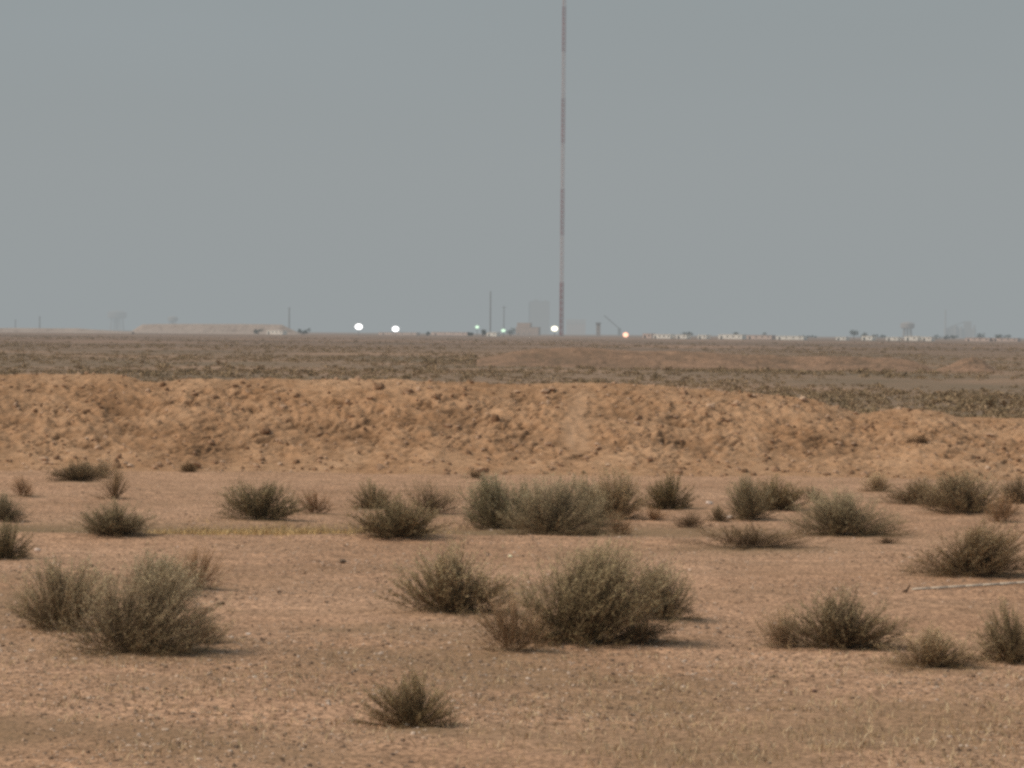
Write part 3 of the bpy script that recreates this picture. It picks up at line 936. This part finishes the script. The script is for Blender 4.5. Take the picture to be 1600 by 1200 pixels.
for u0, u1, vt, y, mt, lb in [
    (1004, 1018, 521.5, 2100, PINKW, 'dull pinkish low building just right of the orange light'),
    (1020, 1048, 522.5, 2000, CREAM, 'long low cream building below a gap in the trees, nearest the orange light'),
    (1056, 1073, 523.0, 2000, CREAM, 'short bright cream building under the long dark tree clump'),
    (1090, 1104, 523.5, 2000, CREAM, 'small cream building standing alone between two long ones'),
    (1122, 1160, 522.8, 2000, CREAM, 'long cream building under a single small dark tree'),
    (1166, 1206, 523.8, 2100, PINKW, 'long dull pinkish building left of the bright long one'),
    (1212, 1256, 525.0, 2000, CREAM, 'longest bright cream building at right of centre on the skyline'),
    (1306, 1322, 527.0, 2000, CREAM, 'bright cream building left of the dark skyline tree with brown foot'),
    (1346, 1363, 525.0, 2000, CREAM, 'cream building just right of the dark tree with brown foot'),
    (1384, 1403, 527.0, 2000, CREAM, 'bright cream building left of the table shaped water tower'),
    (1413, 1434, 525.5, 2000, CREAM, 'bright cream building in front of the table shaped water tower'),
    (1440, 1455, 526.5, 2000, CREAM, 'small cream building just right of the table shaped water tower'),
    (1508, 1546, 528.0, 2050, PINKW, 'long pinkish building at the right, left of another like it'),
    (1550, 1590, 528.5, 2050, PINKW, 'long pinkish building nearest the right edge'),
    (416, 442, 516.0, 2500, CREAM, 'faint cream building in front of the pale bank on the left skyline'),
    (760, 776, 519.5, 2500, CREAM, 'small cream building at the foot of the tall thin pole'),
    (805, 842, 505.0, 4600, BROWNW, 'brownish blocky building left of the mast, stepped at its right end'),
    (590, 652, 519.3, 2900, PINKW, 'long dull wall-like building under the two white lights'),
    (672, 732, 519.0, 3000, PINKW, 'long dull low building between the white lights and the greenish ones'),
]:
    blk = y == 4600
    building(u0, u1, vt + (6 if blk else 0), y, mt, lb, wins=3 if u1 - u0 > 24 else 1, stage=(0.05, 0.62, 1.55) if blk else None)

# the tall hazy block left of the mast
x0, zt = at(828, 471, 13000); x1, _ = at(859, 471, 13000)
t = thing('tower_block', ((x0 + x1) / 2, 13000, 0), 'tall faint grey block far behind, left of the mast', 'building')
w = x1 - x0
MB().box(-w / 2, w / 2, 0, 18, -1, zt).build('wall', GREYW, t)
MB().box(-w / 2 - 0.4, w / 2 + 0.4, -0.4, 18.4, zt + 0.01, zt + 1.2).build('roof', ROOFM, t)
MB().box(-w * 0.3, -w * 0.08, 2, 9, zt + 1.21, zt + 6).box(w * 0.22, w * 0.36, 2, 9, zt + 1.21, zt + 3.5).build('roof_house', GREYW, t)
MB().tube((w * 0.02, 5, zt + 1.2), (w * 0.02, 5, zt + 13), 0.5, n=6).build('aerial', STEEL, t)
MB().box(-w / 2 - 3.2, -w / 2 - 0.02, 1, 8, -1, zt - 2).build('stair_shaft', HOUS, t)
for r_ in range(8):
    for c_ in range(5):
        zc = 5 + r_ * (zt - 8) / 8; xc = -w / 2 + w * (c_ + 0.5) / 5
        MB().box(xc - 1.1, xc + 1.1, -0.15, 0.2, zc, zc + 2.0).build('window', ROOFM, t)


def pole(u, vt, y, r, label, arms=0, group='thin poles on the skyline', mat=STEEL):
    x, z = at(u, vt, y)
    t = thing('tall_pole', (x, y, 0), label, 'pole', group)
    MB().tube((0, 0, -0.5), (0, 0, z), r, r * 0.7, 8).build('shaft', mat, t)
    for k in range(arms):
        zz = z - 1.2 - 2.2 * k
        MB().box(-1.6, 1.6, -0.12, 0.12, zz, zz + 0.25).build('crossarm', mat, t)
    return t


pole(766.5, 455, 3200, 0.5, 'taller of two thin poles between the greenish lights', 0)
pole(787.5, 478, 3400, 0.36, 'shorter of two thin poles between the greenish lights', 1)
pole(452, 480, 4500, 0.75, 'faint tall pole at the right end of the pale bank at left', 1)
pole(62, 494, 5200, 0.8, 'faint short pole near the left edge of the skyline', 1)
pole(24, 499, 5600, 0.7, 'very faint stub of a pole closest to the left edge', 1)


def water_tower(u, vt, vb, w, y, label, name='water_tower'):
    x, z1 = at(u, vt, y); _, z0 = at(u, vb, y)
    r = 0.5 * w * y / F
    t = thing(name, (x, y, 0), label, 'water tower', 'water towers on the skyline')
    hh = z1 - z0
    MB().lathe((0, 0, z0), [(r * 0.75, -hh * 0.15), (r, 0.0), (r, hh * 0.72), (r * 0.55, hh * 0.95), (0.1, hh)], 18).build('tank', GREYW, t, False)
    for k in range(4):
        a = 0.5 + k * math.pi / 2
        MB().tube((r * 0.75 * math.cos(a), r * 0.75 * math.sin(a), -0.5), (r * 0.62 * math.cos(a), r * 0.62 * math.sin(a), z0 - hh * 0.10), r * 0.10, r * 0.08, 8).build('leg', GREYW, t)
    MB().tube((0, 0, -0.5), (0, 0, z0), r * 0.14, n=8).build('riser_pipe', GREYW, t)
    return t


water_tower(1418, 503, 512, 22, 6000, 'table shaped water tower on legs, on the right skyline')
water_tower(183, 485, 496, 30, 13000, 'very faint wide water tower above the left skyline')
water_tower(270, 494, 501, 16, 10000, 'faint water tower top showing above the pale bank at left')

# hazy plant at right: a stack, a hopper house and a conveyor
PY = 10500
x0, _ = at(1476, 520, PY); x1, zt = at(1525, 513.5, PY)
t = thing('processing_plant', ((x0 + x1) / 2, PY, 0), 'hazy industrial plant with a tall stack at its left end, right of the water tower', 'industrial plant')
w = x1 - x0
MB().box(-w / 2, w / 2, 0, 20, -1, zt).build('wall', GREYW, t)
_, zs = at(1477, 484, PY)
MB().tube((-w / 2 + 1.2, -3, -1), (-w / 2 + 1.2, -3, zs), 2.2, 1.6, 12).build('stack', GREYW, t)
_, zh = at(1511, 502, PY)
for q_, h_ in ((-0.16, 507), (0.02, 510), (0.44, 508)):
    MB().tube((w * q_, -2, -1), (w * q_, -2, at(1511, h_, PY)[1]), 2.6, 2.2, 10).build('silo', GREYW, t)
MB().box(w * 0.12, w * 0.36, 2, 14, zt + 0.02, zh).build('hopper_house', GREYW, t)
MB().tube((-w * 0.4, 5, zt + 1), (w * 0.14, 6, zh - 1.0), 1.2, n=6).build('conveyor', STEEL, t)
MB().box(-w * 0.3, -w * 0.05, 1, 12, zt + 0.02, zt + 5).build('roof_house', GREYW, t)

# narrow dark tower and loading boom right of the mast
x0, zt = at(935, 504, 3600)
t = thing('narrow_tower', (x0, 3600, 0), 'narrow dark stub tower between the mast and the orange light', 'tower')
MB().box(-1.5, 1.5, 0, 3, -0.5, zt - 1.2).build('shaft', GREYW, t)
MB().box(-2.0, 2.0, -0.5, 3.5, zt - 1.19, zt).build('cabin', STEEL, t)
a = at(944, 493, 6500); b = at(968, 514, 6500)
t = thing('loading_boom', (b[0], 6500, 0), 'slanting dark boom rising leftward beside the orange light', 'boom')
MB().tube((a[0] - b[0], 0, a[1]), (0, 0, b[1] + 0.3), 0.75, n=6).build('jib', STEEL, t)
MB().box(-2.2, 2.2, -2, 2, -0.5, b[1] + 0.8).build('base', STEEL, t)
x0, zt = at(900, 499, 11000)
t = thing('storage_shed', (x0, 11000, 0), 'faint pale shed right behind the foot of the mast', 'building')
w = 30 * 11000 / F
MB().box(-w / 2, w / 2, 0, 12, -0.5, zt * 0.72).build('wall', PINKW, t)
mb = MB(); mb.v = [(-w / 2 - .4, -.4, zt * .723), (w / 2 + .4, -.4, zt * .723), (w / 2 + .4, 12.4, zt * .723), (-w / 2 - .4, 12.4, zt * .723), (-w / 2 - .4, 6, zt), (w / 2 + .4, 6, zt)]
mb.f = [(0, 1, 5, 4), (2, 3, 4, 5), (1, 2, 5), (3, 0, 4), (3, 2, 1, 0)]
mb.build('roof', GREYW, t)

# trees
BARK = plain('tree_bark', (0.09, 0.065, 0.05), 0.3, 2)
LEAFY = lump_material('tree_leaves', [(0.0, (0.028, 0.035, 0.022)), (0.6, (0.055, 0.065, 0.04)), (1.0, (0.10, 0.105, 0.07))])


def tree(u, vt, w, y, label, seed, n=900, brown=False):
    rng = np.random.default_rng(seed)
    x, z1 = at(u, vt, y)
    r = 0.5 * w * y / F
    t = thing('skyline_tree', (x, y, 0), label, 'tree', 'dark trees on the skyline')
    mb = MB().tube((0, 0, -0.4), (0.05 * r, 0, z1 * 0.5), 0.16 + 0.03 * r, 0.10, 7)
    for k in range(5):
        a = k * 1.3 + rng.uniform(0, 1)
        mb.tube((0.03 * r, 0, z1 * rng.uniform(0.25, 0.45)), (r * 0.6 * math.cos(a), min(r, 2) * 0.6 * math.sin(a), z1 * rng.uniform(0.55, 0.8)), 0.08, 0.03, 5)
    mb.build('trunk', BARK, t)
    nl = max(4, int(w / 3)); cx = rng.uniform(-0.75, 0.75, nl) * r; cy = rng.uniform(-0.6, 0.6, nl) * min(r, 3)
    cz = z1 * rng.uniform(0.28, 0.76, nl); cr = z1 * rng.uniform(0.22, 0.36, nl)
    wch = rng.integers(0, nl, n)
    d = rng.normal(0, 1, (n, 3)); d /= np.linalg.norm(d, axis=1, keepdims=True)
    q = rng.uniform(0.35, 1.05, n)[:, None] * d * np.stack([cr[wch] * 1.15, cr[wch] * 1.15, cr[wch]], 1)
    P = np.stack([cx[wch], cy[wch], cz[wch]], 1) + q
    P[:, 2] = np.maximum(P[:, 2], 0.15)
    a = rng.normal(0, 1, (n, 3)); a /= np.linalg.norm(a, axis=1, keepdims=True)
    b = np.cross(a, rng.normal(0, 1, (n, 3))); b /= np.linalg.norm(b, axis=1, keepdims=True)
    s = rng.uniform(0.10, 0.24, n)[:, None]
    V = np.stack([P - a * s, P + b * s * 0.6, P + a * s, P - b * s * 0.6], 1).reshape(-1, 3)
    np_mesh('crown', V, np.arange(4 * n).reshape(-1, 4), LEAFY, t, attrs={'rnd': np.repeat(rng.uniform(0, 1, n), 4)})
    return t


for k, (u, vt, w, y, lb) in enumerate([
    (735, 517.5, 10, 2450, 'small dark tree below and left of the first greenish light'),
    (754, 514.5, 11, 2450, 'dark round tree just right of the first greenish light'),
    (797, 511, 15, 2700, 'dark tree clump right of the second greenish light'),
    (668, 518, 7, 2700, 'tiny dark tree alone between the white and greenish lights'),
    (1070, 517.5, 32, 2900, 'wide dark tree clump above the short bright cream building'),
    (1149, 517.5, 9, 2950, 'small dark tree above the long cream building'),
    (1192, 519.5, 13, 2950, 'low dark tree above the dull pinkish building right of centre'),
    (1262, 523, 34, 3100, 'low dim tree line above the right end of the longest cream building'),
    (1334, 514.5, 13, 2650, 'tallest dark skyline tree at right with a brown foot'),
    (1350, 518.5, 9, 2750, 'small dark tree just right of the tallest skyline tree'),
    (1372, 522, 30, 3000, 'low dim trees left of the table shaped water tower'),
    (1478, 522.5, 46, 2900, 'widest grey green tree clump in front of the hazy plant'),
    (1531, 520, 20, 3000, 'grey tree below the right end of the hazy plant'),
    (1566, 522.5, 30, 3000, 'low dim tree clump nearest the right edge'),
    (404, 512.5, 20, 2550, 'low dim tree in front of the pale bank on the left skyline'),
    (474, 512.5, 24, 2700, 'dim tree clump just right of the pale bank'),
]):
    tree(u, vt, w, y, lb, 500 + k, 1400 if w > 20 else 800)

# ------------------------------------------------------------------ haze, sky and sun
SKYC = (0.312, 0.337, 0.342)
SIGMA = 1.5e-4
mb = MB().box(-9000, 9000, -60, 21500, -30, 700)
haze = mb.build('haze', None)
m = bpy.data.materials.new('dust_haze'); m.use_nodes = True
t = m.node_tree; t.nodes.clear()
out = t.nodes.new('ShaderNodeOutputMaterial')
ab = t.nodes.new('ShaderNodeVolumeAbsorption'); ab.inputs['Color'].default_value = (0, 0, 0, 1); ab.inputs['Density'].default_value = SIGMA
em = t.nodes.new('ShaderNodeEmission'); em.inputs[0].default_value = (*SKYC, 1); em.inputs[1].default_value = SIGMA
ad = t.nodes.new('ShaderNodeAddShader')
t.links.new(ab.outputs[0], ad.inputs[0]); t.links.new(em.outputs[0], ad.inputs[1]); t.links.new(ad.outputs[0], out.inputs['Volume'])
haze.data.materials.append(m)
tag(haze, 'grey dust haze filling the air over the plain', kind='stuff')

EL, AZ = math.radians(47), math.radians(-112)      # azimuth from +Y towards +X: sun stands to the left
wd = bpy.data.worlds.new('World'); sc.world = wd; wd.use_nodes = True
t = wd.node_tree
bg = t.nodes['Background']
sky = t.nodes.new('ShaderNodeTexSky'); sky.sky_type = 'NISHITA'; sky.sun_disc = False
sky.sun_elevation = EL; sky.sun_rotation = AZ
sky.air_density = 1.0; sky.dust_density = 7.0; sky.ozone_density = 1.0
mx = t.nodes.new('ShaderNodeMix'); mx.data_type = 'RGBA'
mx.inputs[0].default_value = 0.72                 # dust veil: the clear sky mixed towards an even grey
tc = t.nodes.new('ShaderNodeTexCoord'); mp = t.nodes.new('ShaderNodeMapping'); mp.inputs['Scale'].default_value = (7, 7, 30)
nz = t.nodes.new('ShaderNodeTexNoise'); nz.inputs['Scale'].default_value = 1.0; nz.inputs['Detail'].default_value = 5
cr = t.nodes.new('ShaderNodeValToRGB')
cr.color_ramp.elements[0].position = 0.3; cr.color_ramp.elements[0].color = (0.26, 0.34, 0.375, 1)
cr.color_ramp.elements[1].position = 0.7; cr.color_ramp.elements[1].color = (0.32, 0.42, 0.475, 1)
sx = t.nodes.new('ShaderNodeVectorMath'); sx.operation = 'SCALE'; sx.inputs['Scale'].default_value = 10.0
t.links.new(tc.outputs['Generated'], mp.inputs[0]); t.links.new(mp.outputs[0], nz.inputs['Vector'])
t.links.new(nz.outputs['Fac'], cr.inputs[0]); t.links.new(cr.outputs[0], sx.inputs[0]); t.links.new(sx.outputs[0], mx.inputs[7])
t.links.new(sky.outputs[0], mx.inputs[6]); t.links.new(mx.outputs[2], bg.inputs[0])
bg.inputs[1].default_value = 0.10
sd = bpy.data.lights.new('sun', 'SUN'); sd.energy = 2.6; sd.angle = math.radians(20); sd.color = (1.0, 0.90, 0.77)
so = bpy.data.objects.new('sun', sd); COL.objects.link(so)
dv = Vector((math.sin(AZ) * math.cos(EL), math.cos(AZ) * math.cos(EL), math.sin(EL)))
so.rotation_euler = dv.to_track_quat('Z', 'Y').to_euler()
so.location = (-30, 10, 40)

# ------------------------------------------------------------------ render settings
sc.view_settings.view_transform = 'Standard'
sc.view_settings.look = 'None'
sc.view_settings.exposure = 0
sc.cycles.max_bounces = 6
sc.cycles.diffuse_bounces = 3
sc.cycles.volume_bounces = 0
sc.cycles.transparent_max_bounces = 8
sc.cycles.filter_width = 3.1
sc.cycles.use_denoising = False
